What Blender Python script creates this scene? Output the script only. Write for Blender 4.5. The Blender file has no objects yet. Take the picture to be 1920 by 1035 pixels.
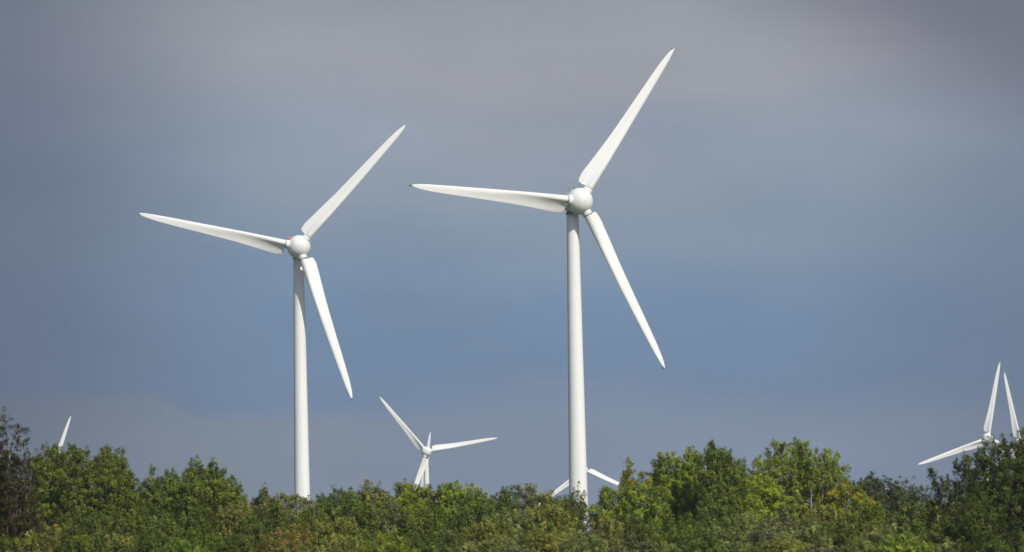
import bpy, math, random
import numpy as np

scene = bpy.context.scene
COL = scene.collection
rng = np.random.default_rng(7)
R = math.radians
PI = math.pi

# ---------------------------------------------------------------- camera
F_PX = 8000.0                      # focal length in pixels of the 1920 px wide photograph
HORIZON_Y = 1140.0
PITCH = math.atan((HORIZON_Y - 517.5) / F_PX)
ROLL = -0.019
CAM = np.array([0.0, 0.0, 1.7])
fwd = np.array([0, math.cos(PITCH), math.sin(PITCH)])
rt0 = np.array([1.0, 0, 0]); up0 = np.cross(rt0, fwd)
rt = rt0 * math.cos(ROLL) + up0 * math.sin(ROLL)
up = -rt0 * math.sin(ROLL) + up0 * math.cos(ROLL)
cam_data = bpy.data.cameras.new('camera')
cam_data.sensor_width = 36.0
cam_data.lens = 36.0 * F_PX / 1920.0
cam_data.clip_start = 1.0
cam_data.clip_end = 60000.0
cam = bpy.data.objects.new('camera', cam_data)
COL.objects.link(cam)
from mathutils import Matrix, Vector
cam.matrix_world = Matrix(((rt[0], up[0], -fwd[0], CAM[0]),
                           (rt[1], up[1], -fwd[1], CAM[1]),
                           (rt[2], up[2], -fwd[2], CAM[2]),
                           (0, 0, 0, 1)))
scene.camera = cam
cam_data.dof.use_dof = True
cam_data.dof.focus_distance = 900.0
cam_data.dof.aperture_fstop = 1.1


def at(px, py, D):
    """world point at ground distance D on the sight line of a photo position"""
    v = fwd + rt * (px - 960) / F_PX - up * (py - 517.5) / F_PX
    return CAM + v * D / v[1]


# ---------------------------------------------------------------- sun, sky
SUN_AZ = R(33)                     # to the right of straight behind the camera
SUN_EL = R(41)
sd = Vector((math.sin(SUN_AZ) * math.cos(SUN_EL), -math.cos(SUN_AZ) * math.cos(SUN_EL), math.sin(SUN_EL)))
sun_data = bpy.data.lights.new('sun', 'SUN')
sun_data.energy = 3.85
sun_data.angle = R(1.0)
sun_data.color = (1.0, 0.95, 0.86)
sun = bpy.data.objects.new('sun', sun_data)
sun.rotation_euler = (-sd).to_track_quat('-Z', 'Y').to_euler()
sun.location = (60, -80, 90)
COL.objects.link(sun)

scene.view_settings.view_transform = 'Standard'
scene.view_settings.look = 'None'
scene.view_settings.exposure = 0.0
scene.view_settings.gamma = 1.0
scene.view_settings.use_curve_mapping = False
scene.cycles.max_bounces = 6
scene.cycles.transparent_max_bounces = 4
scene.cycles.use_denoising = True


def lin(r, g, b):
    f = lambda c: (c / 255 / 12.92) if c / 255 <= 0.04045 else ((c / 255 + 0.055) / 1.055) ** 2.4
    return (f(r), f(g), f(b), 1.0)


world = bpy.data.worlds.new('World')
scene.world = world
world.use_nodes = True
nt = world.node_tree
nt.nodes.clear()


class G:
    """tiny node-graph helper"""
    def __init__(s, t): s.t = t
    def n(s, kind, **kw):
        o = s.t.nodes.new(kind)
        for k, v in kw.items(): setattr(o, k, v)
        return o
    def l(s, a, b): s.t.links.new(a, b)
    def m(s, op, a, b=None, c=None, clamp=False):
        o = s.n('ShaderNodeMath', operation=op); o.use_clamp = clamp
        for i, v in enumerate((a, b, c)):
            if v is None: continue
            if isinstance(v, (int, float)): o.inputs[i].default_value = v
            else: s.l(v, o.inputs[i])
        return o.outputs[0]
    def smooth(s, v, a, b):
        o = s.n('ShaderNodeMapRange', interpolation_type='SMOOTHSTEP')
        s.l(v, o.inputs[0]); o.inputs[1].default_value = a; o.inputs[2].default_value = b
        return o.outputs[0]
    def mix(s, f, a, b, blend='MIX'):
        o = s.n('ShaderNodeMix', data_type='RGBA', blend_type=blend)
        for sock, v in ((o.inputs[0], f), (o.inputs[6], a), (o.inputs[7], b)):
            if isinstance(v, (int, float, tuple)): sock.default_value = v
            else: s.l(v, sock)
        return o.outputs[2]
    def noise(s, vec, scale, detail=3, rough=0.5):
        o = s.n('ShaderNodeTexNoise'); s.l(vec, o.inputs['Vector'])
        o.inputs['Scale'].default_value = scale; o.inputs['Detail'].default_value = detail
        o.inputs['Roughness'].default_value = rough
        return o.outputs[0]
    def mapping(s, vec, sc=(1, 1, 1), loc=(0, 0, 0), rot=(0, 0, 0)):
        o = s.n('ShaderNodeMapping'); s.l(vec, o.inputs[0])
        o.inputs['Location'].default_value = loc; o.inputs['Scale'].default_value = sc
        o.inputs['Rotation'].default_value = rot
        return o.outputs[0]


g = G(nt)
tc = g.n('ShaderNodeTexCoord').outputs['Generated']
sep = g.n('ShaderNodeSeparateXYZ'); g.l(tc, sep.inputs[0])
X, Y, Z = sep.outputs
sky = g.n('ShaderNodeTexSky', sky_type='NISHITA')
sky.sun_disc = False
sky.sun_elevation = SUN_EL
sky.sun_rotation = math.atan2(sd.x, sd.y)
skyc = g.n('ShaderNodeVectorMath', operation='SCALE'); g.l(sky.outputs[0], skyc.inputs[0]); skyc.inputs['Scale'].default_value = 0.10
# storm cloud bank filling the northern half of the sky (coordinates: azimuth X, height Z of the direction)
wisp = g.noise(g.mapping(tc, (9, 9, 26), (0.3, 0, 1.7)), 1.0, 3, 0.5)
wisp2 = g.noise(g.mapping(tc, (24, 24, 75), (4.2, 1, 0.7)), 1.0, 5, 0.6)
zz = g.m('ADD', Z, g.m('MULTIPLY', g.m('SUBTRACT', wisp, 0.5), 0.055))
zz = g.m('ADD', zz, g.m('MULTIPLY', g.m('SUBTRACT', wisp2, 0.5), 0.013))
ramp = g.n('ShaderNodeValToRGB')
zn = g.m('DIVIDE', zz, 0.16)
g.l(zn, ramp.inputs[0])
stops = [(0.0, (123, 138, 161)), (0.2, (123, 140, 164)), (0.262, (121, 138, 162)), (0.3, (114, 135, 163)), (0.335, (108, 133, 163)), (0.44, (118, 141, 169)), (0.54, (131, 149, 170)), (0.64, (141, 155, 171)), (0.73, (150, 158, 172)), (0.79, (158, 161, 171)), (0.85, (155, 159, 167)), (0.93, (146, 152, 162)), (1.0, (135, 141, 152))]
el = ramp.color_ramp.elements
while len(el) < len(stops): el.new(0.5)
for e, (p, c) in zip(el, stops): e.position = p; e.color = lin(*c)
cloud = ramp.outputs[0]
# dark cloud mass to the upper right, paler lilac patch low on the left
dr = g.m('MULTIPLY', g.smooth(g.m('ADD', X, g.m('MULTIPLY', wisp, 0.05)), 0.055, 0.14),
         g.smooth(g.m('ADD', Z, g.m('MULTIPLY', X, 0.25)), 0.130, 0.165))
cloud = g.mix(g.m('MULTIPLY', dr, 0.85), cloud, lin(120, 119, 132))
edge = g.m('SUBTRACT', g.m('ADD', Z, g.m('MULTIPLY', g.m('SUBTRACT', wisp2, 0.5), 0.004)), g.m('MULTIPLY', g.smooth(X, -0.068, -0.088), 0.0062))
lp = g.m('MULTIPLY', g.m('ADD', 0.25, g.m('MULTIPLY', g.smooth(X, 0.01, -0.08), 0.75)), g.smooth(edge, 0.0462, 0.0435))
cloud = g.mix(g.m('MULTIPLY', lp, 0.85), cloud, lin(126, 138, 153))
vignette = g.m('ADD', g.smooth(X, 0.06, 0.135), g.m('MULTIPLY', g.smooth(X, -0.045, -0.125), 1.6))  # lens vignette painted into the cloud colour, darker towards left and right
cloud = g.mix(g.m('MULTIPLY', vignette, 0.46), cloud, lin(88, 99, 122))
big = g.noise(g.mapping(tc, (14, 14, 34), (2.1, 3, 0.2)), 1.0, 4, 0.55)
gain = g.m('ADD', 1.0, g.m('MULTIPLY', g.m('SUBTRACT', big, 0.5), 0.27))
gv = g.n('ShaderNodeVectorMath', operation='SCALE'); g.l(cloud, gv.inputs[0]); g.l(gain, gv.inputs['Scale'])
bank = g.m('MULTIPLY', g.smooth(Y, -0.15, 0.55), g.smooth(Z, 0.85, 0.35))
final = g.mix(bank, skyc.outputs[0], gv.outputs[0])
bg = g.n('ShaderNodeBackground'); g.l(final, bg.inputs[0]); bg.inputs[1].default_value = 1.0
wo = g.n('ShaderNodeOutputWorld'); g.l(bg.outputs[0], wo.inputs[0])


# ---------------------------------------------------------------- object helpers
def tag(o, label=None, cat=None, group=None, kind=None):
    if label: o['label'] = label
    if cat: o['category'] = cat
    if group: o['group'] = group
    if kind: o['kind'] = kind
    return o


def empty(name, loc, rz=0):
    o = bpy.data.objects.new(name, None)
    o.empty_display_size = 2
    o.location = loc; o.rotation_euler = (0, 0, rz)
    COL.objects.link(o)
    return o


def mesh_from(name, V, Fc, mat, smooth=True, cols=None):
    me = bpy.data.meshes.new(name)
    me.from_pydata([tuple(v) for v in V], [], Fc)
    me.materials.append(mat)
    me.polygons.foreach_set('use_smooth', [smooth] * len(me.polygons))
    me.update()
    return me


def obj(name, me, parent=None, M=None):
    if me.users and me.name.split('.')[0] in ('blade', 'root_collar', 'seal_ring', 'hub', 'nacelle', 'nose_cap', 'blade_tip'): me = me.copy()
    o = bpy.data.objects.new(name, me)
    COL.objects.link(o)
    if parent is not None: o.parent = parent
    if M is not None: o.matrix_local = M
    return o


def loft(rings, cap0=True, cap1=True):
    V = []; Fc = []
    n = len(rings[0])
    for r in rings: V.extend(r)
    for i in range(len(rings) - 1):
        for j in range(n):
            a = i * n + j; b = i * n + (j + 1) % n
            Fc.append((a, b, b + n, a + n))
    if cap0: Fc.append(tuple(range(n))[::-1])
    if cap1: Fc.append(tuple(range((len(rings) - 1) * n, len(rings) * n)))
    return V, Fc


def lathe(profile, n=48, axis='z'):
    rings = []
    for r, z in profile:
        ring = []
        for j in range(n):
            a = 2 * PI * j / n
            p = (r * math.cos(a), r * math.sin(a), z)
            if axis == 'y': p = (p[0], z, p[1])
            ring.append(p)
        rings.append(ring)
    V, Fc = loft(rings)
    if axis == 'y': Fc = [f[::-1] for f in Fc]
    return V, Fc


def merge(*parts):
    V = []; Fc = []
    for v, f in parts:
        o = len(V); V.extend(v); Fc.extend([tuple(i + o for i in q) for q in f])
    return V, Fc


def bar(p0, p1, r0, r1=None, n=8):
    r1 = r0 if r1 is None else r1
    p0 = np.array(p0, float); p1 = np.array(p1, float)
    d = p1 - p0; d /= np.linalg.norm(d)
    a = np.cross(d, (0, 0, 1) if abs(d[2]) < 0.9 else (1, 0, 0)); a /= np.linalg.norm(a); b = np.cross(d, a)
    return loft([[tuple(p + r * (a * math.cos(t) + b * math.sin(t))) for t in np.linspace(0, 2 * PI, n, endpoint=False)]
                 for p, r in ((p0, r0), (p1, r1))])


# ---------------------------------------------------------------- materials
def new_mat(name):
    m = bpy.data.materials.new(name); m.use_nodes = True
    t = m.node_tree; t.nodes.clear()
    h = G(t)
    out = h.n('ShaderNodeOutputMaterial')
    b = h.n('ShaderNodeBsdfPrincipled')
    h.l(b.outputs[0], out.inputs[0])
    return m, h, b, out


def paint(name, c, rough=0.45, dirt=0.10, streak=(1, 1, 0.08), joints=False):
    m, h, b, out = new_mat(name)
    co = h.n('ShaderNodeTexCoord').outputs['Object']
    n1 = h.noise(h.mapping(co, streak), 0.55, 5, 0.6)
    n2 = h.noise(co, 3.0, 4, 0.6)
    k = h.m('ADD', h.m('MULTIPLY', h.smooth(n1, 0.42, 0.75), dirt), h.m('MULTIPLY', h.smooth(n2, 0.5, 0.8), dirt * 0.4))
    dk = tuple(v * 0.62 for v in (c[0], c[1] * 0.98, c[2] * 0.93)) + (1,)
    if joints:      # weld lines between the steel cans of the tower
        sp = h.n('ShaderNodeSeparateXYZ'); h.l(co, sp.inputs[0])
        fr_ = h.m('FRACT', h.m('DIVIDE', sp.outputs[2], 11.3))
        line = h.m('LESS_THAN', fr_, 0.016)
        k = h.m('ADD', k, h.m('MULTIPLY', line, 0.1), clamp=True)
    h.l(h.mix(k, tuple(c) + (1,), dk), b.inputs['Base Color'])
    b.inputs['Roughness'].default_value = rough
    b.inputs['Specular IOR Level'].default_value = 0.2
    return m


M_WHITE = paint('white_gelcoat', (0.78, 0.78, 0.765), 0.6, 0.35)
M_TOWER = paint('white_tower_paint', (0.79, 0.79, 0.775), 0.65, 0.24, (1, 1, 0.05), True)
M_HUB = paint('hub_paint', (0.76, 0.76, 0.75), 0.65, 0.35, (1, 1, 1))
M_SEAL = paint('grey_seal', (0.16, 0.17, 0.18), 0.6, 0.3)
M_STEEL = paint('galvanised_steel', (0.30, 0.33, 0.38), 0.45, 0.3)
M_RED = paint('red_lamp_plastic', (0.75, 0.22, 0.20), 0.3, 0.1)
M_DARK = paint('dark_tip_metal', (0.05, 0.05, 0.055), 0.5, 0.1)


# ---------------------------------------------------------------- wind turbine parts
RB = 35.0          # blade length from hub centre
R0 = 2.95          # where the blade leaves its root collar


def blade_ring(r, n=40):
    """airfoil ring at radius r; leading edge towards +x, chord rotated about z by the twist"""
    t = (r - R0) / (RB - R0)
    rad = 0.83
    f = min(1.0, 0.86 + max(0.0, (r - R0) / 1.6)) if r > R0 + 0.01 else 0.0      # root circle -> section
    lead = np.interp(r, [R0, 6, 12, 20, 28, 32, 34.2, RB], [0.83, 0.84, 0.80, 0.68, 0.53, 0.42, 0.24, 0.04])
    tr = np.interp(r, [R0, 3.3, 3.8, 4.5, 5.4, 7.4, 10.5, 14, 20, 27, 31, 33.4, 34.5, RB], [2.20, 2.36, 2.48, 2.56, 2.54, 2.30, 1.98, 1.66, 1.36, 1.05, 0.83, 0.55, 0.27, 0.05])
    trail = rad + (tr - rad) * f
    th = np.interp(r, [R0, 6, 9, 14, 20, 28, 33, RB], [0.83, 0.72, 0.52, 0.33, 0.22, 0.13, 0.07, 0.012])
    p = np.interp(r, [R0, 5, 14, 25], [3.4, 3.2, 2.0, 1.2])
    c = lead + trail
    le_len = np.interp(r, [R0, 8, 16], [0.83, 0.62, 0.42]) if r < 16 else 0.33 * c
    le_len = min(le_len, 0.5 * c)
    pts = []
    for j in range(n):
        u = 2 * PI * j / n
        s = (1 - math.cos(u)) / 2                 # 0 leading .. 1 trailing
        sgn = 1 if u < PI else -1
        x = lead - s * c
        d = s * c
        if d < le_len: h = th * math.sqrt(max(0, 1 - (1 - d / le_len) ** 2))
        else:
            q = (d - le_len) / (c - le_len)
            tail = 0.035 * c / 3
            h = tail * min(1, (1 - q) * 8) + (th - tail) * max(0, (1 - q)) ** p * (1 + 0.5 * q * (1 - q))
        y = sgn * h * (1.0 if sgn > 0 else 0.85)
        # circle for the root
        ca = rad * math.cos(u); sa = rad * math.sin(u)
        x = ca + (x - ca) * f; y = sa + (y - sa) * f
        pts.append((x, y))
    tw = np.interp(r, [R0, 6, 10, 16, 24, RB], [R(21), R(18), R(12), R(7), R(3), R(0)])
    ct, st = math.cos(tw), math.sin(tw)
    pre = -0.9 * max(0, t) ** 2                    # slight prebend upwind
    return [(x * ct - y * st * -1 * -1, -(x * st) - y * ct + pre, r) for x, y in pts]


def build_blade_mesh():
    rs = [R0, R0 + 0.05, 3.15, 3.3, 3.5, 3.75, 4.0, 4.25, 4.5, 4.8, 5.1, 5.6, 6.3, 7, 8, 9, 10, 11.5, 13, 15, 17, 19, 21, 23, 25, 27, 29, 30.5, 32, 33, 33.8, 34.3, 34.7, 34.9, RB]
    V, Fc = loft([blade_ring(r) for r in rs])
    return mesh_from('blade', V, Fc, M_WHITE)


ME_BLADE = build_blade_mesh()
ME_COLLAR = mesh_from('root_collar', *lathe([(0.84, 1.5), (0.95, 1.8), (0.95, 2.25), (0.95, 2.7), (0.92, 2.8), (0.88, 2.84)], 40), M_HUB)
ME_RINGSEAL = mesh_from('seal_ring', *lathe([(0.80, 2.82), (0.89, 2.83), (0.89, 2.92), (0.80, 2.97)], 40), M_SEAL)
ME_TIP = mesh_from('blade_tip', *loft([[(x, y, z) for x, y in ((0.13, 0), (0, 0.05), (-0.13, 0), (0, -0.05))] for z in (34.75,)] +
                                      [[(x, y, 35.18) for x, y in ((0.1, 0), (0, 0.04), (-0.1, 0), (0, -0.04))]]), M_DARK)
# hub: near-spherical spinner, slightly longer to the front
hp = []
for i in range(33):
    a = PI * i / 32
    rr = 2.52 * math.sin(a)
    y = -2.55 * math.cos(a)
    if y > 0: y *= 0.80
    hp.append((max(rr, 0.01), y + 0.6))
ME_HUB = mesh_from('hub', *lathe(hp, 56, 'y'), M_HUB)
ME_CAP = mesh_from('nose_cap', *lathe([(0.01, -1.975), (0.12, -1.972), (0.2, -1.965), (0.24, -1.94), (0.25, -1.85)], 24, 'y'), M_WHITE)
ME_NECK = mesh_from('hub_seal', *lathe([(1.2, 2.25), (1.62, 2.3), (1.62, 2.6), (1.2, 2.65)], 40, 'y'), M_SEAL)


def superring(y, w, h, zc, e=3.2, n=36):
    out = []
    for j in range(n):
        a = 2 * PI * j / n
        c, s = math.cos(a), math.sin(a)
        out.append((w * math.copysign(abs(c) ** (2 / e), c), y, zc + h * math.copysign(abs(s) ** (2 / e), s)))
    return out


ME_NAC = mesh_from('nacelle', *loft([superring(*q) for q in ((2.25, 1.2, 1.2, 0.0, 2), (2.35, 1.6, 1.7, 0.0, 2.2), (2.9, 1.7, 1.85, 0.0, 2.4), (4.2, 1.55, 1.85, 0.05, 2.6),
                                     (5.2, 1.3, 1.6, 0.2, 2.6), (6.1, 0.95, 1.2, 0.4, 2.5), (6.6, 0.6, 0.8, 0.5, 2.3), (6.75, 0.3, 0.4, 0.55, 2.2))]), M_HUB)
OVERHANG = 3.75
# wind mast frame on the nacelle roof
fr = merge(bar((-0.5, 0, 0), (-0.5, 0, 1.15), 0.06), bar((0.5, 0, 0), (0.5, 0, 1.15), 0.06), bar((-0.75, 0, 0.25), (0.75, 0, 0.25), 0.05),
           bar((-0.5, 0, 1.13), (0.5, 0, 1.13), 0.04), bar((0.5, 0, 1.1), (0.5, 0, 1.6), 0.03), bar((-0.5, 0, 1.1), (-0.1, 0, 1.5), 0.03), bar((-0.75, 0, 0.0), (-0.75, 0, 0.3), 0.05), bar((0, 0, -0.8), (0, 0, 0.25), 0.07))
ME_MAST = mesh_from('wind_mast', *fr, M_STEEL)
ME_LAMP = mesh_from('warning_light', *merge(lathe([(0.07, -0.3), (0.07, 0.55), (0.2, 0.56), (0.24, 0.75), (0.24, 1.05), (0.16, 1.2), (0.02, 1.25)], 20),
                                            bar((0, 0, 1.2), (0, 0, 1.5), 0.03), bar((-0.05, 0, 0.1), (1.3, 0, -0.2), 0.07)), M_RED)
ME_VANE = mesh_from('wind_vane', *merge(bar((0, 0, -0.3), (0, 0, 0.9), 0.04), bar((-0.3, 0, 0.9), (0.3, 0, 0.9), 0.035), bar((-0.3, 0, 0.88), (-0.3, 0, 1.1), 0.07)), M_STEEL)


def tower_mesh(h):
    prof = []
    zs = list(np.linspace(0, h, 25))
    for z in zs:
        t = z / h
        prof.append((1.98 * (1 - t) + 1.13 * t, z))
    full = []
    for r, z in prof: full.append((r, z))
    return mesh_from('tower', *lathe(full, 64), M_TOWER)


def turbine(hub_px, D, yaw, tilt, phase, label, gear=None, blades=(0, 1, 2)):
    H = at(hub_px[0], hub_px[1], D)
    yaw = R(yaw); tilt = R(tilt)
    Rz = Matrix.Rotation(yaw, 4, 'Z'); Rx = Matrix.Rotation(tilt, 4, 'X')
    back = (Rz @ Rx) @ Vector((0, OVERHANG, 0))
    bx, by = H[0] + back.x, H[1] + back.y
    root = empty('wind_turbine', (bx, by, 0))
    tag(root, label, 'wind turbine', 'wind turbines beyond the trees')
    top = H[2] + back.z - 2.1
    obj('tower', tower_mesh(top), root)
    seal = mesh_from('yaw_bearing', *lathe([(1.1, top - 0.05), (1.32, top - 0.04), (1.32, top + 0.12), (1.2, top + 0.14), (1.2, top + 0.45), (1.0, top + 0.5)], 40), M_SEAL)
    obj('yaw_bearing', seal, root)
    head = Matrix.Translation((H[0] - bx, H[1] - by, H[2])) @ Rz @ Rx
    nac = obj('nacelle', ME_NAC, root, head)
    hub = obj('hub', ME_HUB, root, head)
    obj('nose_cap', ME_CAP, hub)
    obj('seal_ring', ME_NECK, hub)
    for k in blades:
        a = R(phase) + k * 2 * PI / 3
        M = head @ Matrix.Rotation(a, 4, 'Y') @ Matrix.Rotation(0.03, 4, 'X')
        b = obj('blade', ME_BLADE, root, M)
        obj('root_collar', ME_COLLAR, b); obj('seal_ring', ME_RINGSEAL, b)
        if gear: obj('blade_tip', ME_TIP, b)
    if gear == 'mast':
        obj('wind_mast', ME_MAST, nac, Matrix.Translation((-0.1, 3.9, 2.5)) @ Matrix.Rotation(R(0), 4, 'Z'))
    elif gear == 'lamp':
        obj('warning_light', ME_LAMP, nac, Matrix.Translation((-2.0, 4.6, 1.6)))
    return root


turbine((1089, 377), 793, 24, 0, 33.3, 'largest white wind turbine standing right of centre, with a small frame on its nacelle', 'mast')
turbine((560.4, 462.2), 914, 4.5, -3, 42.1, 'large white wind turbine left of centre with a small red light on its nacelle', 'lamp')
turbine((799.8, 846.8), 2065, 6, -3, 80.3, 'small distant white wind turbine between the two big ones, raised high above the treetops')
turbine((1852, 822), 1925, 7, -3, 10.9, 'distant wind turbine at the right edge with its hub beside the dark tree')
turbine((1913, 830), 2070, 9, -3, -11.5, 'farthest right wind turbine, one blade rising beside the next turbine, rest behind the dark tree')
turbine((1094, 881), 2260, 10, -3, -6, 'distant wind turbine mostly hidden behind the tower of the largest turbine')
turbine((795, 925), 2420, 8, -3, 7.0, 'farthest wind turbine, only a blade tip showing above the hub of the small centre turbine')
turbine((97, 891), 2390, 8, -3, 18.5, 'distant wind turbine at far left, one blade rising above the tall poplar')


# ---------------------------------------------------------------- haze
m = bpy.data.materials.new('haze_air'); m.use_nodes = True
t_ = m.node_tree; t_.nodes.clear(); h = G(t_)
pv = h.n('ShaderNodeVolumePrincipled'); pv.inputs['Color'].default_value = (0.92, 0.95, 1, 1)
pv.inputs['Density'].default_value = 0.00008; pv.inputs['Anisotropy'].default_value = 0.2
h.l(pv.outputs[0], h.n('ShaderNodeOutputMaterial').inputs['Volume'])
hx, hy0, hy1, hz0, hz1 = 1500, -150, 3200, -2.5, 135
V = [(x, y, z) for z in (hz0, hz1) for y in (hy0, hy1) for x in (-hx, hx)]
Fc = [(0, 2, 3, 1), (4, 5, 7, 6), (0, 1, 5, 4), (2, 6, 7, 3), (0, 4, 6, 2), (1, 3, 7, 5)]
tag(obj('haze', mesh_from('haze', V, Fc, m, False)), kind='stuff')


# ---------------------------------------------------------------- ground
m, h, b, out = new_mat('meadow_grass')
co = h.n('ShaderNodeTexCoord').outputs['Object']
c1 = h.mix(h.noise(co, 0.02, 6, 0.6), (0.045, 0.07, 0.02, 1), (0.09, 0.10, 0.035, 1))
c2 = h.mix(h.m('MULTIPLY', h.noise(co, 0.9, 5, 0.7), 0.6), c1, (0.05, 0.055, 0.02, 1))
h.l(c2, b.inputs['Base Color']); b.inputs['Roughness'].default_value = 0.95; b.inputs['Specular IOR Level'].default_value = 0.1
bump = h.n('ShaderNodeBump'); h.l(h.noise(co, 2.5, 6, 0.7), bump.inputs['Height']); bump.inputs['Strength'].default_value = 0.7
h.l(bump.outputs[0], b.inputs['Normal'])
nx = 60; S = 30000.0
gx = np.linspace(-1, 1, nx + 1); gx = np.sign(gx) * np.abs(gx) ** 2.5 * S
V = [(x, y + 400, (0.35 * math.sin(x * 0.013) * math.cos(y * 0.017) if abs(x) < 900 and abs(y) < 900 else 0.0) - 0.35) for y in gx for x in gx]
Fc = [(j * (nx + 1) + i, j * (nx + 1) + i + 1, (j + 1) * (nx + 1) + i + 1, (j + 1) * (nx + 1) + i) for j in range(nx) for i in range(nx)]
tag(obj('ground', mesh_from('ground', V, Fc, m)), kind='structure')


# ---------------------------------------------------------------- trees
def leaf_mat(name, spec=0.25):
    m, h, b, out = new_mat(name)
    at_ = h.n('ShaderNodeAttribute', attribute_name='leaf_col')
    oi = h.n('ShaderNodeObjectInfo')
    hsv = h.n('ShaderNodeHueSaturation')
    h.l(at_.outputs['Color'], hsv.inputs['Color'])
    h.l(h.m('ADD', 0.489, h.m('MULTIPLY', oi.outputs['Random'], 0.022)), hsv.inputs['Hue'])
    h.l(h.m('ADD', 0.88, h.m('MULTIPLY', oi.outputs['Random'], 0.24)), hsv.inputs['Value'])
    h.l(hsv.outputs[0], b.inputs['Base Color'])
    b.inputs['Roughness'].default_value = 0.6
    b.inputs['Specular IOR Level'].default_value = spec
    tr = h.n('ShaderNodeBsdfTranslucent'); h.l(hsv.outputs[0], tr.inputs[0])
    ms = h.n('ShaderNodeMixShader'); ms.inputs[0].default_value = 0.35
    h.l(b.outputs[0], ms.inputs[1]); h.l(tr.outputs[0], ms.inputs[2]); h.l(ms.outputs[0], out.inputs[0])
    return m


M_LEAF = leaf_mat('leaves')


def bark(name, c):
    m, h, b, out = new_mat(name)
    co = h.n('ShaderNodeTexCoord').outputs['Object']
    n = h.noise(h.mapping(co, (6, 6, 1.2)), 1.5, 5, 0.65)
    h.l(h.mix(n, tuple(v * 0.5 for v in c) + (1,), tuple(v * 1.4 for v in c) + (1,)), b.inputs['Base Color'])
    b.inputs['Roughness'].default_value = 0.9
    return m


BARK = bark('brown_bark', (0.10, 0.08, 0.06))
BARK_PALE = bark('pale_bark', (0.34, 0.31, 0.27))

PAL = {  # base colours of leaves: main, second, odd
    'poplar':  [(0.070, 0.100, 0.012), (0.095, 0.125, 0.015), (0.135, 0.155, 0.018)],
    'bright': [(0.128, 0.165, 0.016), (0.165, 0.195, 0.018), (0.098, 0.122, 0.017)],
    'lime': [(0.149, 0.175, 0.011), (0.201, 0.212, 0.013), (0.106, 0.133, 0.013)],
    'olive': [(0.125, 0.131, 0.026), (0.166, 0.156, 0.031), (0.092, 0.108, 0.02)],
    'willow': [(0.118, 0.143, 0.038), (0.173, 0.189, 0.054), (0.082, 0.105, 0.028)],
    'greyish': [(0.118, 0.125, 0.053), (0.094, 0.103, 0.038), (0.156, 0.149, 0.06)],
    'darkgreen': [(0.036, 0.048, 0.008), (0.050, 0.062, 0.010), (0.074, 0.084, 0.010)],
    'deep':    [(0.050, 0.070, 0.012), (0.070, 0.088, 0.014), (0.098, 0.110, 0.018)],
    'conifer': [(0.048, 0.062, 0.022), (0.062, 0.074, 0.024), (0.078, 0.082, 0.024)],
    'brown':   [(0.042, 0.028, 0.007), (0.030, 0.027, 0.006), (0.028, 0.034, 0.006)],
    'russet': [(0.142, 0.125, 0.026), (0.11, 0.115, 0.024), (0.166, 0.12, 0.024)],
    'yellow': [(0.144, 0.159, 0.014), (0.19, 0.178, 0.014), (0.106, 0.129, 0.014)],
}


def profile(kind, t):
    """relative radius at depth t (0 top .. 1 foot) below the peak"""
    if kind == 'spire': return np.clip(0.10 + 1.25 * t ** 0.75, 0, 1) * (1 - 0.25 * np.clip(t - 0.7, 0, 1))
    if kind == 'cone': return np.clip(0.16 + 0.9 * t, 0, 1)
    if kind == 'sprig': return np.clip(0.22 + 0.5 * np.sin(PI * np.clip(t, 0, 1)), 0.1, 1)
    return np.clip(np.sqrt(np.clip(1 - (1 - np.clip(t / 0.28, 0, 1)) ** 2, 0, 1)) * 0.95 + 0.08, 0, 1)     # round


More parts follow.
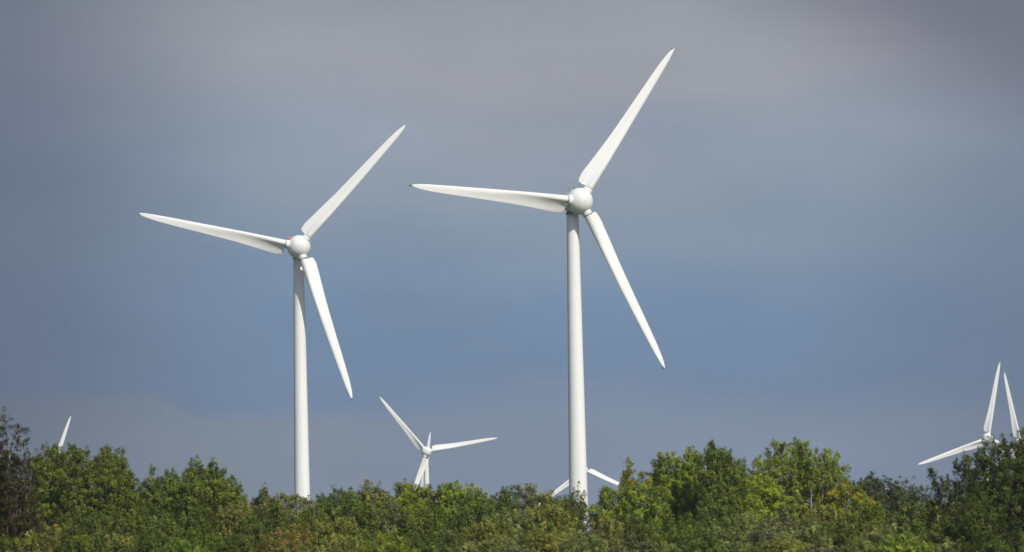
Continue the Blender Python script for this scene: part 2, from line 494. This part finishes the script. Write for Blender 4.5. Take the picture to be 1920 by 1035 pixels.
def column_leaves(r_, cx, cy, ztop, hw, zbot, kind, dens, pal, L, twigs, stretch=1.0):
    H = ztop - zbot
    if kind in ('spire',): tl = np.clip
    n = int(dens * 2.6 * 2 * PI * hw * H * 0.62 / 0.36) + 6
    u = r_.random(n * 3)
    # depth in metres; shape completes its rounding over ~3 half-widths
    span = {'spire': 3.6, 'cone': 4.5, 'sprig': 99, 'round': 3.4}[kind] * hw
    dep = u * H
    t = dep / (H if kind == 'sprig' else min(span, H))
    rad = profile(kind, np.clip(t, 0, 1)) * hw
    keep = r_.random(n * 3) < rad / hw
    dep = dep[keep][:n]; rad = rad[keep][:n]
    n = len(dep)
    lump = 1 + 0.16 * np.sin(dep * 2.3 / max(hw, .5) + r_.random() * 6)
    ang = r_.random(n) * 2 * PI
    rr = rad * lump * np.sqrt(r_.uniform(0.12, 1.0, n))
    if kind == 'cone':                      # tiers of branches
        dep = np.round(dep / 0.55) * 0.55 + r_.normal(0, 0.10, n) + (rr - 0.1) * 0.18
    c = np.stack([cx + rr * np.cos(ang), cy + rr * np.sin(ang), ztop - dep - 0.1], 1)
    out = np.stack([np.cos(ang), np.sin(ang), np.zeros(n)], 1)
    upw = {'spire': 1.1, 'cone': 0.12, 'sprig': 0.9, 'round': 0.75}[kind]
    d = out * r_.uniform(0.3, 1.0, (n, 1)) * np.clip(rr / (hw + 1e-6), 0.1, 1)[:, None] + np.array([0, 0, upw]) * r_.uniform(0.5, 1.2, (n, 1)) + r_.normal(0, 0.2, (n, 3))
    d /= np.linalg.norm(d, axis=1)[:, None]
    k = 56
    ln = r_.uniform(0.35, 0.75, n) * stretch * (L / 0.27)
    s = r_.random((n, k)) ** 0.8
    wid = (0.20 * (1 - 0.72 * s)) * (L / 0.27)
    P = c[:, None, :] + d[:, None, :] * (s * ln[:, None])[..., None] + r_.normal(0, 1, (n, k, 3)) * wid[..., None]
    # leaf normals lean outward and up
    nd = out * np.clip(rr / hw, 0, 1)[:, None] * 0.95 + np.array([0, 0, 1.0]) * (0.12 + 0.95 * np.exp(-dep / (1.1 * hw + 0.3)))[:, None]
    nrm = nd[:, None, :] + r_.normal(0, 0.42, (n, k, 3))
    nrm /= np.linalg.norm(nrm, axis=2)[..., None]
    base = np.array(pal)
    pick = r_.choice(3, size=n, p=(0.5, 0.32, 0.18))
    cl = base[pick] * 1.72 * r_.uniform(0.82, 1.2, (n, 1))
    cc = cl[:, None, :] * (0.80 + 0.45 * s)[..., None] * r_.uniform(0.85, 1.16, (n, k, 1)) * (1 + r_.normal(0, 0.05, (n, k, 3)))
    if twigs is not None:
        for i in range(0, n, 5):
            ax = np.array([cx, cy, max(zbot, c[i, 2] - 0.8 * hw - 0.3)])
            twigs.append((ax, c[i] + d[i] * ln[i] * 0.7, 0.028, 0.010))
    return P.reshape(-1, 3), nrm.reshape(-1, 3), cc.reshape(-1, 3)


def leaves_mesh(name, P, N, C, L, r_, mat=None):
    n = len(P)
    a = r_.normal(0, 1, (n, 3)); a -= (a * N).sum(1)[:, None] * N; a /= np.linalg.norm(a, axis=1)[:, None]
    b = np.cross(N, a)
    l = (0.60 * L * r_.uniform(0.6, 1.25, n))[:, None]; w = l * r_.uniform(0.5, 0.75, n)[:, None]
    V = np.empty((n, 4, 3), np.float32)
    V[:, 0] = P - a * l * 0.5; V[:, 1] = P + b * w * 0.5 + a * l * 0.05 + N * l * 0.08
    V[:, 2] = P + a * l * 0.5; V[:, 3] = P - b * w * 0.5 + a * l * 0.05 + N * l * 0.08
    me = bpy.data.meshes.new(name)
    me.vertices.add(n * 4); me.loops.add(n * 4); me.polygons.add(n)
    me.vertices.foreach_set('co', V.reshape(-1))
    me.loops.foreach_set('vertex_index', np.arange(n * 4, dtype=np.int32))
    me.polygons.foreach_set('loop_start', np.arange(0, n * 4, 4, dtype=np.int32))
    me.polygons.foreach_set('loop_total', np.full(n, 4, np.int32))
    me.update(calc_edges=True)
    at_ = me.color_attributes.new('leaf_col', 'FLOAT_COLOR', 'POINT')
    cc = np.ones((n, 4, 4), np.float32); cc[..., :3] = np.clip(C, 0.004, 1)[:, None, :]
    at_.data.foreach_set('color', cc.reshape(-1))
    me.materials.append(mat or M_LEAF)
    return me


def bent(p0, p1, r0, r1, r_, segs=4, wob=0.12, n=7):
    """tapered, slightly crooked limb"""
    p0 = np.array(p0, float); p1 = np.array(p1, float)
    d = p1 - p0; Ln = np.linalg.norm(d); d /= Ln
    a = np.cross(d, (0.3, 0.9, 0.1)); a /= np.linalg.norm(a); b = np.cross(d, a)
    rings = []
    for i in range(segs + 1):
        t = i / segs
        off = (a * r_.normal(0, wob) + b * r_.normal(0, wob)) * math.sin(PI * t) * Ln * 0.12
        p = p0 + d * Ln * t + off; r = r0 + (r1 - r0) * t
        rings.append([tuple(p + r * (a * math.cos(q) + b * math.sin(q))) for q in np.linspace(0, 2 * PI, n, endpoint=False)])
    return loft(rings)


def build_tree(name, loc, cols, pal, L=0.27, zbot=2.0, barkm=None, seed=0, twig=True, girth=0.22, stretch=1.0, parent_rot=0, fork=True):
    """cols: (dx, dy, ztop, halfwidth, kind, density[, zbot, palette]); returns the tree's root with crown and trunk"""
    r_ = np.random.default_rng(seed)
    root = empty(name, loc)
    Ps, Ns, Cs = [], [], []
    tw = [] if twig else None
    for q in cols:
        dx, dy, zt, hw, kd, dn = q[:6]
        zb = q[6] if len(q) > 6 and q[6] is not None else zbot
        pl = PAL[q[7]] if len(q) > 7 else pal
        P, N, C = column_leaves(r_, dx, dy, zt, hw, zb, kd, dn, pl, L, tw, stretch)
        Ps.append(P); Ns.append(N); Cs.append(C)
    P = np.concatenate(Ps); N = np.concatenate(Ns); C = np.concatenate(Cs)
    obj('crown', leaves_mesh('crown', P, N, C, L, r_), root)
    zmax = max(q[2] for q in cols)
    parts = []
    th = max(1.2, zmax * 0.32)
    parts.append(bent((0, 0, -0.6), (0, 0, th), girth, girth * 0.72, r_, 4, 0.05, 10))
    for q in cols:
        dx, dy, zt, hw = q[:4]
        mid = (dx * 0.8, dy * 0.8, th + (zt - th) * 0.4)
        parts.append(bent((0, 0, th * (0.75 + 0.25 * r_.random())), mid, girth * 0.55, girth * 0.32, r_, 3))
        parts.append(bent(mid, (dx, dy, zt - 0.15 * hw - (1.3 if q[4] == 'cone' else 0.35)), girth * 0.32, 0.015, r_, 4))
    if tw:
        for a_, b_, ra, rb in tw: parts.append(bar(a_, b_, ra, rb, 3))
    V, Fc = merge(*parts)
    obj('trunk', mesh_from('trunk', V, Fc, barkm or BARK), root)
    return root


def px_tree(name, label, D, peaks, pal, cat='tree', cx=None, seed=0, L=0.27, zbot=2.0, barkm=None, depth=1.0, group=None, dens=1.0, **kw):
    """skyline tree: peaks (px, py, halfwidth px, kind[, density, foot z, palette]) seen in the photograph, turned into metres at distance D"""
    r_ = np.random.default_rng(seed + 1000)
    s = F_PX / D
    xs = [p[0] for p in peaks]
    cx = cx if cx is not None else 0.5 * (min(xs) + max(xs))
    base = at(cx, 1100, D)
    cols = []
    for i, p in enumerate(peaks):
        w = at(p[0], p[1], D)
        dy = r_.uniform(-1, 1) * depth * max(1.0, (max(xs) - min(xs)) / s * 0.35)
        cols.append((w[0] - base[0], dy, w[2], p[2] / s, p[3], dens * (p[4] if len(p) > 4 else 1.0)) + tuple(p[5:]))
    root = build_tree(name, (base[0], D, 0), cols, PAL[pal], L=L, zbot=zbot, barkm=barkm, seed=seed, **kw)
    tag(root, label, cat, group)
    return root


SK = 'trees forming the skyline of the wood'
# --- far left
px_tree('conifer', 'dark brown sparse conifer at the far left edge with bare pale stems', 300,
        [(4, 770, 30, 'cone', 0.6), (20, 786, 28, 'cone', 0.65), (42, 796, 16, 'sprig', 0.45, 9.8), (56, 835, 12, 'sprig', 0.45, 9.5), (20, 846, 52, 'cone', .85), (-18, 790, 40, 'cone', .85),
         (48, 885, 34, 'cone', 0.8), (5, 880, 45, 'cone', 1.0), (30, 945, 55, 'cone', 1.0), (66, 950, 26, 'cone', 0.9), (-5, 960, 50, 'cone', 1.0)], 'brown', seed=1, L=0.19, barkm=BARK_PALE, group=SK, girth=0.13, stretch=1.3)
px_tree('poplar_tree', 'tall broad dark green poplar at left with many pointed tops', 400,
        [(72, 850, 15, 'spire'), (84, 842, 13, 'spire'), (98, 836, 13, 'spire'), (106, 846, 12, 'round'), (118, 852, 16, 'spire'), (136, 833, 15, 'spire'), (150, 846, 11, 'spire'), (166, 845, 14, 'spire'),
         (190, 836, 17, 'spire'), (203, 842, 13, 'spire'), (218, 840, 14, 'spire'), (233, 872, 13, 'spire'), (246, 888, 13, 'spire'), (62, 880, 12, 'spire'),
         (100, 880, 34, 'round'), (150, 882, 36, 'round'), (200, 878, 34, 'round'), (228, 915, 26, 'round'), (70, 925, 22, 'round')], 'poplar', seed=2, group=SK, girth=0.3)
px_tree('poplar_tree', 'smaller twin peaked green poplar right of the broad left poplar', 410,
        [(286, 879, 14, 'spire'), (275, 900, 14, 'spire'), (302, 898, 12, 'spire'), (320, 878, 14, 'spire'), (334, 892, 12, 'spire'), (300, 925, 30, 'round'), (262, 915, 13, 'spire')],
        'poplar', seed=3, group=SK)
px_tree('poplar_tree', 'green poplar with two tall rounded tops at left of the left big turbine', 395,
        [(352, 878, 14, 'spire'), (366, 859, 18, 'spire'), (382, 878, 15, 'spire'), (399, 867, 18, 'spire'), (415, 880, 16, 'spire'), (432, 893, 14, 'spire'),
         (450, 912, 18, 'spire'), (372, 905, 30, 'round'), (415, 915, 30, 'round'), (445, 940, 28, 'round'), (345, 915, 20, 'round')], 'poplar', seed=4, group=SK)
# --- middle
px_tree('small_tree', 'small grey green treetop right of the left poplars', 385, [(496, 917, 16, 'spire'), (483, 932, 16, 'round'), (508, 938, 16, 'round')], 'greyish', seed=5, group=SK)
px_tree('small_tree', 'olive treetop just left of the left big turbine tower', 380, [(524, 929, 18, 'round'), (541, 928, 16, 'round'), (512, 945, 14, 'round')], 'olive', seed=6, group=SK)
px_tree('small_tree', 'dark grey green bushy treetop in front of the left big tower foot', 375, [(557, 938, 14, 'round'), (568, 932, 9, 'sprig', 0.7, 9.0), (577, 940, 13, 'round'), (590, 950, 13, 'round')], 'greyish', seed=7, group=SK)
px_tree('broad_tree', 'broad low green tree just right of the left big turbine tower', 385, [(600, 930, 8, 'sprig', 0.6, 9), (612, 932, 16, 'round'), (636, 920, 18, 'round'), (655, 922, 16, 'round'), (672, 924, 15, 'round'), (625, 945, 28, 'round')], 'poplar', seed=8, group=SK)
px_tree('small_tree', 'yellowish treetop with a fine point between left tower and small turbine', 388, [(691, 905, 11, 'spire', 0.7), (700, 912, 14, 'round', 0.8), (684, 922, 14, 'round'), (716, 925, 14, 'round'), (730, 938, 12, 'round')], 'olive', seed=9, group=SK)
px_tree('broad_tree', 'light green round treetop just left of the small turbine', 390, [(748, 918, 13, 'round'), (759, 908, 12, 'round'), (775, 910, 15, 'round'), (787, 920, 12, 'round'), (765, 935, 26, 'round')], 'bright', seed=10, group=SK)
px_tree('small_tree', 'small low treetop at the foot of the small turbine', 392, [(803, 916, 8, 'sprig', 0.9, 9), (812, 926, 13, 'round'), (825, 922, 12, 'round'), (800, 938, 16, 'round')], 'olive', seed=11, group=SK)
px_tree('broad_tree', 'rounded bright green tree just right of the small turbine', 390, [(838, 912, 14, 'round'), (848, 905, 14, 'round'), (860, 914, 12, 'round'), (874, 909, 14, 'round'), (888, 920, 13, 'round'), (903, 926, 14, 'round'), (860, 935, 32, 'round')], 'bright', seed=12, group=SK)
px_tree('small_tree', 'narrow dark treetop in the dip midway to the largest turbine', 385, [(921, 935, 10, 'round'), (914, 942, 11, 'round')], 'deep', seed=13, group=SK)
px_tree('small_tree', 'dark green treetop with thin upright shoots left of the round grey tree', 388, [(947, 917, 10, 'spire', 0.7), (938, 930, 13, 'round'), (956, 926, 11, 'round'), (960, 914, 6, 'sprig', 0.5, 9.5)], 'deep', seed=14, group=SK)
px_tree('small_tree', 'round grey leaved thin tree left of the largest turbine tower', 392, [(975, 912, 10, 'round', .6), (986, 907, 13, 'round', .6), (999, 914, 11, 'round', .6), (988, 935, 22, 'round', .7)], 'greyish', seed=15, group=SK, barkm=BARK_PALE)
px_tree('small_tree', 'brownish olive tree in front of the half hidden turbine blade', 380, [(1014, 924, 10, 'round', .8), (1026, 922, 11, 'round', .8), (1040, 934, 12, 'round'), (1054, 938, 10, 'round'), (1030, 945, 25, 'round')], 'olive', seed=16, group=SK)
px_tree('small_tree', 'narrow dark tree overlapping the foot of the largest turbine tower', 375, [(1083, 911, 7, 'spire', 0.75), (1075, 925, 9, 'spire', .75), (1091, 930, 5, 'sprig', .6, 9), (1066, 938, 10, 'round'), (1078, 950, 12, 'round', .8)], 'deep', seed=17, group=SK)
# --- right
px_tree('bright_bush', 'bright green bush right of the largest turbine tower', 375,
        [(1119, 948, 14, 'round'), (1134, 934, 14, 'round'), (1150, 926, 15, 'round'), (1170, 918, 16, 'round'), (1190, 912, 18, 'round'), (1212, 914, 18, 'round'), (1232, 916, 14, 'round'),
         (1133, 912, 5, 'sprig', .6, 10.2), (1140, 916, 4, 'sprig', .6, 10), (1180, 940, 40, 'round')], 'bright', cat='bush', seed=18, group=SK)
px_tree('sapling', 'thin yellow leaved sapling sticking up behind the bright green bush', 385,
        [(1176, 858, 7, 'sprig', .55, 11.5), (1178, 872, 8, 'sprig', .5, 11.6), (1204, 880, 8, 'sprig', .22, 11), (1188, 900, 10, 'sprig', .35, 9.5), (1165, 905, 7, 'sprig', .5, 9.5), (1218, 884, 6, 'sprig', .35, 10.5)], 'yellow', seed=19, barkm=BARK_PALE, group=SK, girth=0.08, dens=0.8)
px_tree('broad_tree', 'large yellow green tree, first big crown right of the largest turbine', 410,
        [(1228, 882, 12, 'round'), (1238, 862, 12, 'round'), (1247, 850, 12, 'round'), (1262, 852, 13, 'round'), (1280, 852, 14, 'round'), (1295, 844, 16, 'round'), (1310, 850, 14, 'round'),
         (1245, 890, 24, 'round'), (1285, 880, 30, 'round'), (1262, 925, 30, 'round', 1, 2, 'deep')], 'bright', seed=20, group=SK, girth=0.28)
px_tree('broad_tree', 'tall green tree with a pointed top joined to the first big crown', 405,
        [(1334, 834, 11, 'spire'), (1342, 842, 14, 'round'), (1358, 844, 14, 'round'), (1325, 850, 13, 'round'), (1372, 858, 13, 'round'), (1385, 865, 11, 'round'), (1392, 884, 10, 'round'),
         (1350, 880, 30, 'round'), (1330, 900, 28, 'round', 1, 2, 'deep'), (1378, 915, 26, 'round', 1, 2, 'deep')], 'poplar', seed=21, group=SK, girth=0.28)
px_tree('lime_bush', 'brightest lime yellow bush in the dip between two big right crowns', 385,
        [(1405, 897, 13, 'round'), (1420, 893, 14, 'round'), (1434, 892, 12, 'round'), (1445, 902, 12, 'round'), (1455, 918, 10, 'round'), (1462, 930, 8, 'round'), (1430, 915, 24, 'round')], 'lime', cat='bush', seed=22, group=SK)
px_tree('broad_tree', 'airy wide tree with sky showing through, tallest of the right skyline', 410,
        [(1420, 860, 11, 'round', .6, 12.3), (1434, 866, 11, 'round', .6, 11.5), (1455, 829, 11, 'round', .75, 12.5), (1470, 835, 13, 'round', .7, 12.5), (1493, 824, 9, 'spire', .85, 12), (1505, 833, 14, 'round', .75, 12), (1520, 846, 12, 'round', .7, 12.3),
         (1546, 845, 14, 'round', .7, 12.6), (1560, 851, 12, 'round', .7, 12.2), (1540, 868, 12, 'round', .6, 11), (1580, 876, 9, 'round', .7, 11.7), (1450, 866, 16, 'round', .7), (1488, 860, 22, 'round', .75), (1570, 890, 16, 'round', .75),
         (1500, 890, 40, 'round', .9, 2, 'bright'), (1555, 900, 28, 'round', .9, 2, 'yellow'), (1465, 905, 26, 'round', .9)], 'bright', seed=23, group=SK, girth=0.24, barkm=BARK_PALE)
px_tree('broad_tree', 'yellow green low tree below the airy wide tree on its right', 380,
        [(1560, 925, 18, 'round'), (1585, 912, 20, 'round'), (1606, 918, 16, 'round'), (1625, 932, 16, 'round'), (1540, 935, 18, 'round')], 'yellow', seed=24, group=SK)
px_tree('conifer', 'dark conifer with small pointed top right of the airy tree', 400, [(1634, 874, 13, 'cone', 1.1), (1620, 892, 11, 'cone'), (1646, 892, 12, 'cone'), (1605, 903, 10, 'round'), (1632, 900, 24, 'round')], 'conifer', seed=25, group=SK, L=0.22)
px_tree('conifer', 'small dark conifer, second in the row of four right of centre', 402, [(1662, 889, 10, 'cone'), (1655, 902, 12, 'cone'), (1670, 905, 12, 'round')], 'conifer', seed=26, group=SK, L=0.22)
px_tree('conifer', 'small dark conifer, third in the row of four at right', 402, [(1684, 894, 12, 'cone'), (1694, 904, 10, 'cone'), (1680, 910, 16, 'round')], 'conifer', seed=27, group=SK, L=0.22)
px_tree('conifer', 'small dark conifer nearest the big dark right edge tree', 402, [(1714, 900, 12, 'cone'), (1704, 912, 10, 'cone'), (1724, 912, 14, 'round'), (1735, 918, 12, 'cone')], 'conifer', seed=28, group=SK, L=0.22)
px_tree('sparse_tree', 'thin dark tree with curved bare shoots under the right distant blade', 330,
        [(1746, 879, 3, 'sprig', .8, 11.2), (1753, 888, 4, 'sprig', .8, 10.4), (1762, 898, 6, 'sprig', .8, 9.5), (1780, 888, 9, 'spire', .6), (1770, 908, 13, 'round', .8), (1750, 915, 12, 'round', .9), (1790, 905, 16, 'round', .9)], 'darkgreen', seed=29, group=SK, L=0.2, girth=0.12)
px_tree('sparse_tree', 'dark open treetop with fine twigs beside the big right edge tree', 325,
        [(1793, 862, 5, 'sprig', .6, 11), (1808, 854, 7, 'sprig', .7, 11), (1817, 860, 7, 'sprig', .7, 11), (1802, 876, 14, 'round', .55), (1824, 880, 12, 'round', .7), (1812, 895, 24, 'round', .9)], 'darkgreen', seed=30, group=SK, L=0.2, girth=0.12)
px_tree('big_tree', 'big dark green tree filling the right edge in front of turbine hubs', 300,
        [(1842, 850, 14, 'round'), (1856, 829, 13, 'round', .75), (1872, 818, 13, 'round', .75), (1892, 824, 15, 'round', .8), (1906, 815, 14, 'round', .9), (1922, 808, 18, 'round'), (1945, 815, 20, 'round'), (1970, 830, 24, 'round'),
         (1850, 868, 26, 'round'), (1890, 860, 34, 'round'), (1935, 860, 36, 'round'), (1845, 910, 34, 'round'), (1980, 880, 36, 'round'), (1895, 910, 45, 'round')], 'darkgreen', seed=31, group=SK, L=0.22, girth=0.3)
px_tree('dark_bush', 'dark rounded tree with lit top below and left of the big right edge tree', 285,
        [(1795, 948, 18, 'round'), (1818, 938, 18, 'round'), (1842, 936, 18, 'round'), (1862, 950, 18, 'round'), (1775, 968, 18, 'round'), (1830, 965, 40, 'round')], 'darkgreen', cat='bush', seed=32, group=SK, L=0.22)

# --- the massed lower canopy: prototypes, then copies
PX = [p for p in range(0, 20)]
kinds = {  # name: palette, leaf length, columns
    'willow': ('willow_bush', 'willow', 0.22, 'spire'),
    'olive': ('scrub_tree', 'olive', 0.23, 'round'),
    'russet': ('scrub_tree', 'russet', 0.22, 'round'),
    'deep': ('scrub_tree', 'deep', 0.25, 'round'),
    'bright': ('scrub_tree', 'bright', 0.25, 'round'),
    'poplar': ('scrub_tree', 'poplar', 0.24, 'spire'),
    'greyish': ('willow_bush', 'greyish', 0.22, 'spire'),
}
WORD = {'poplar': 'fresh green', 'willow': 'grey green willow', 'olive': 'olive green', 'russet': 'brownish yellow tinged', 'deep': 'deep green', 'bright': 'bright green', 'greyish': 'pale grey green'}
protos = {}


def make_proto(kd, var):
    nm, pal, L, ck = kinds[kd]
    r_ = np.random.default_rng(hash((kd, var)) % 1000 if False else sum(map(ord, kd)) * 7 + var)
    cols = []
    for i in range(8):
        a = i * 2.4 + r_.random(); d = 0.2 + 1.75 * math.sqrt(i / 8)
        hw = r_.uniform(0.6, 1.15)
        cols.append((d * math.cos(a), d * math.sin(a), 7.0 - 0.30 * d * d + r_.uniform(-1.5, 0.2) * (i > 0), hw, ck, 1.0))
    cols.append((0, 0, 5.4, 1.7, 'round', 0.8))
    root = build_tree(nm, (0, 0, 0), cols, PAL[pal], L=L, zbot=1.4, seed=500 + sum(map(ord, kd)) + var, girth=0.13)
    return root


def children(o): return [c for c in bpy.data.objects if c.parent == o]


SPOT = ['at the far left corner', 'below the left end of the broad poplar', 'below the middle of the broad poplar', 'below the right end of the broad poplar',
        'below the twin peaked poplar', 'below the two topped poplar', 'midway from poplars to left big tower', 'just left of the left big tower',
        'just right of the left big tower', 'well right of the left big tower', 'left of the small turbine', 'right below the small turbine', 'right of the small turbine',
        'midway to the largest tower', 'left of the largest tower', 'directly below the largest tower', 'below the bright green bush', 'below the thin yellow sapling',
        'below the first big right crown', 'below the pointed top of the second crown', 'below the lime bush', 'below the airy wide tree', 'below the right half of the airy tree',
        'below the dark conifers', 'left below the dark right edge tree', 'below the dark right edge tree', 'at the far right corner']


def filler(row, D, xs, tops, kds, width, group):
    for i, (px, top, kd) in enumerate(zip(xs, tops, kds)):
        key = (kd, i % 2)
        w = at(px, top, D)
        if key not in protos:
            o = make_proto(*key); protos[key] = (o, children(o), [False])
        src, ch, used = protos[key]
        if not used[0]:
            o = src; used[0] = True
        else:
            o = src.copy(); COL.objects.link(o)
            for c in ch:
                d = c.copy(); COL.objects.link(d); d.parent = o
        s = w[2] / 7.0
        wd = width * rng.uniform(0.9, 1.15)
        o.location = (w[0], D + rng.uniform(-5, 5), 0)
        o.rotation_euler = (0, 0, rng.uniform(0, 6.28))
        o.scale = (wd, wd, s)
        spot = SPOT[min(len(SPOT) - 1, int(round((px + 10) / 1930 * (len(SPOT) - 1))))]
        for k in ('label', 'category', 'group'):
            if k in o: del o[k]
        tag(o, f"{WORD[kd]} {'willow bush' if 0 else ('bush' if row == 'bottom' else 'tree')} in the {row} row, {spot}", 'bush' if row == 'bottom' else 'tree', group)


r2 = random.Random(5)
def row_kinds(pattern): return [dict(w='willow', o='olive', r='russet', d='deep', b='bright', g='greyish', p='poplar')[c] for c in pattern]


N = 27
xs = [(-10 + i * 1930 / (N - 1)) for i in range(N)]
# upper row behind the front bushes
up_t = [985, 975, 962, 965, 960, 958, 950, 948, 952, 945, 948, 945, 942, 948, 952, 978, 970, 955, 945, 950, 950, 950, 945, 935, 945, 960, 965]
filler('upper', 345, xs, up_t, row_kinds('ddddddodpdgpdwogdpdwgopdodd'), 1.12, 'trees packed below the skyline')
xm = [x + 35 + r2.uniform(-8, 8) for x in xs[:-1]]
mid_t = [r2.uniform(968, 986) for _ in xm]
filler('middle', 308, xm, mid_t, row_kinds('drdpdpdropdwopwodpwgwdwpod'), 1.0, 'trees packed in the middle of the canopy')
low_t = [r2.uniform(998, 1012) for _ in xs]
filler('bottom', 276, xs, low_t, row_kinds('dopodpdrwobdwgowgwdwogwbwdd'), 0.95, 'bushes along the bottom edge')
for key, (o, ch, used) in protos.items():
    assert used[0]
print('objects', len(bpy.data.objects), 'quads', sum(len(m_.polygons) for m_ in bpy.data.meshes))
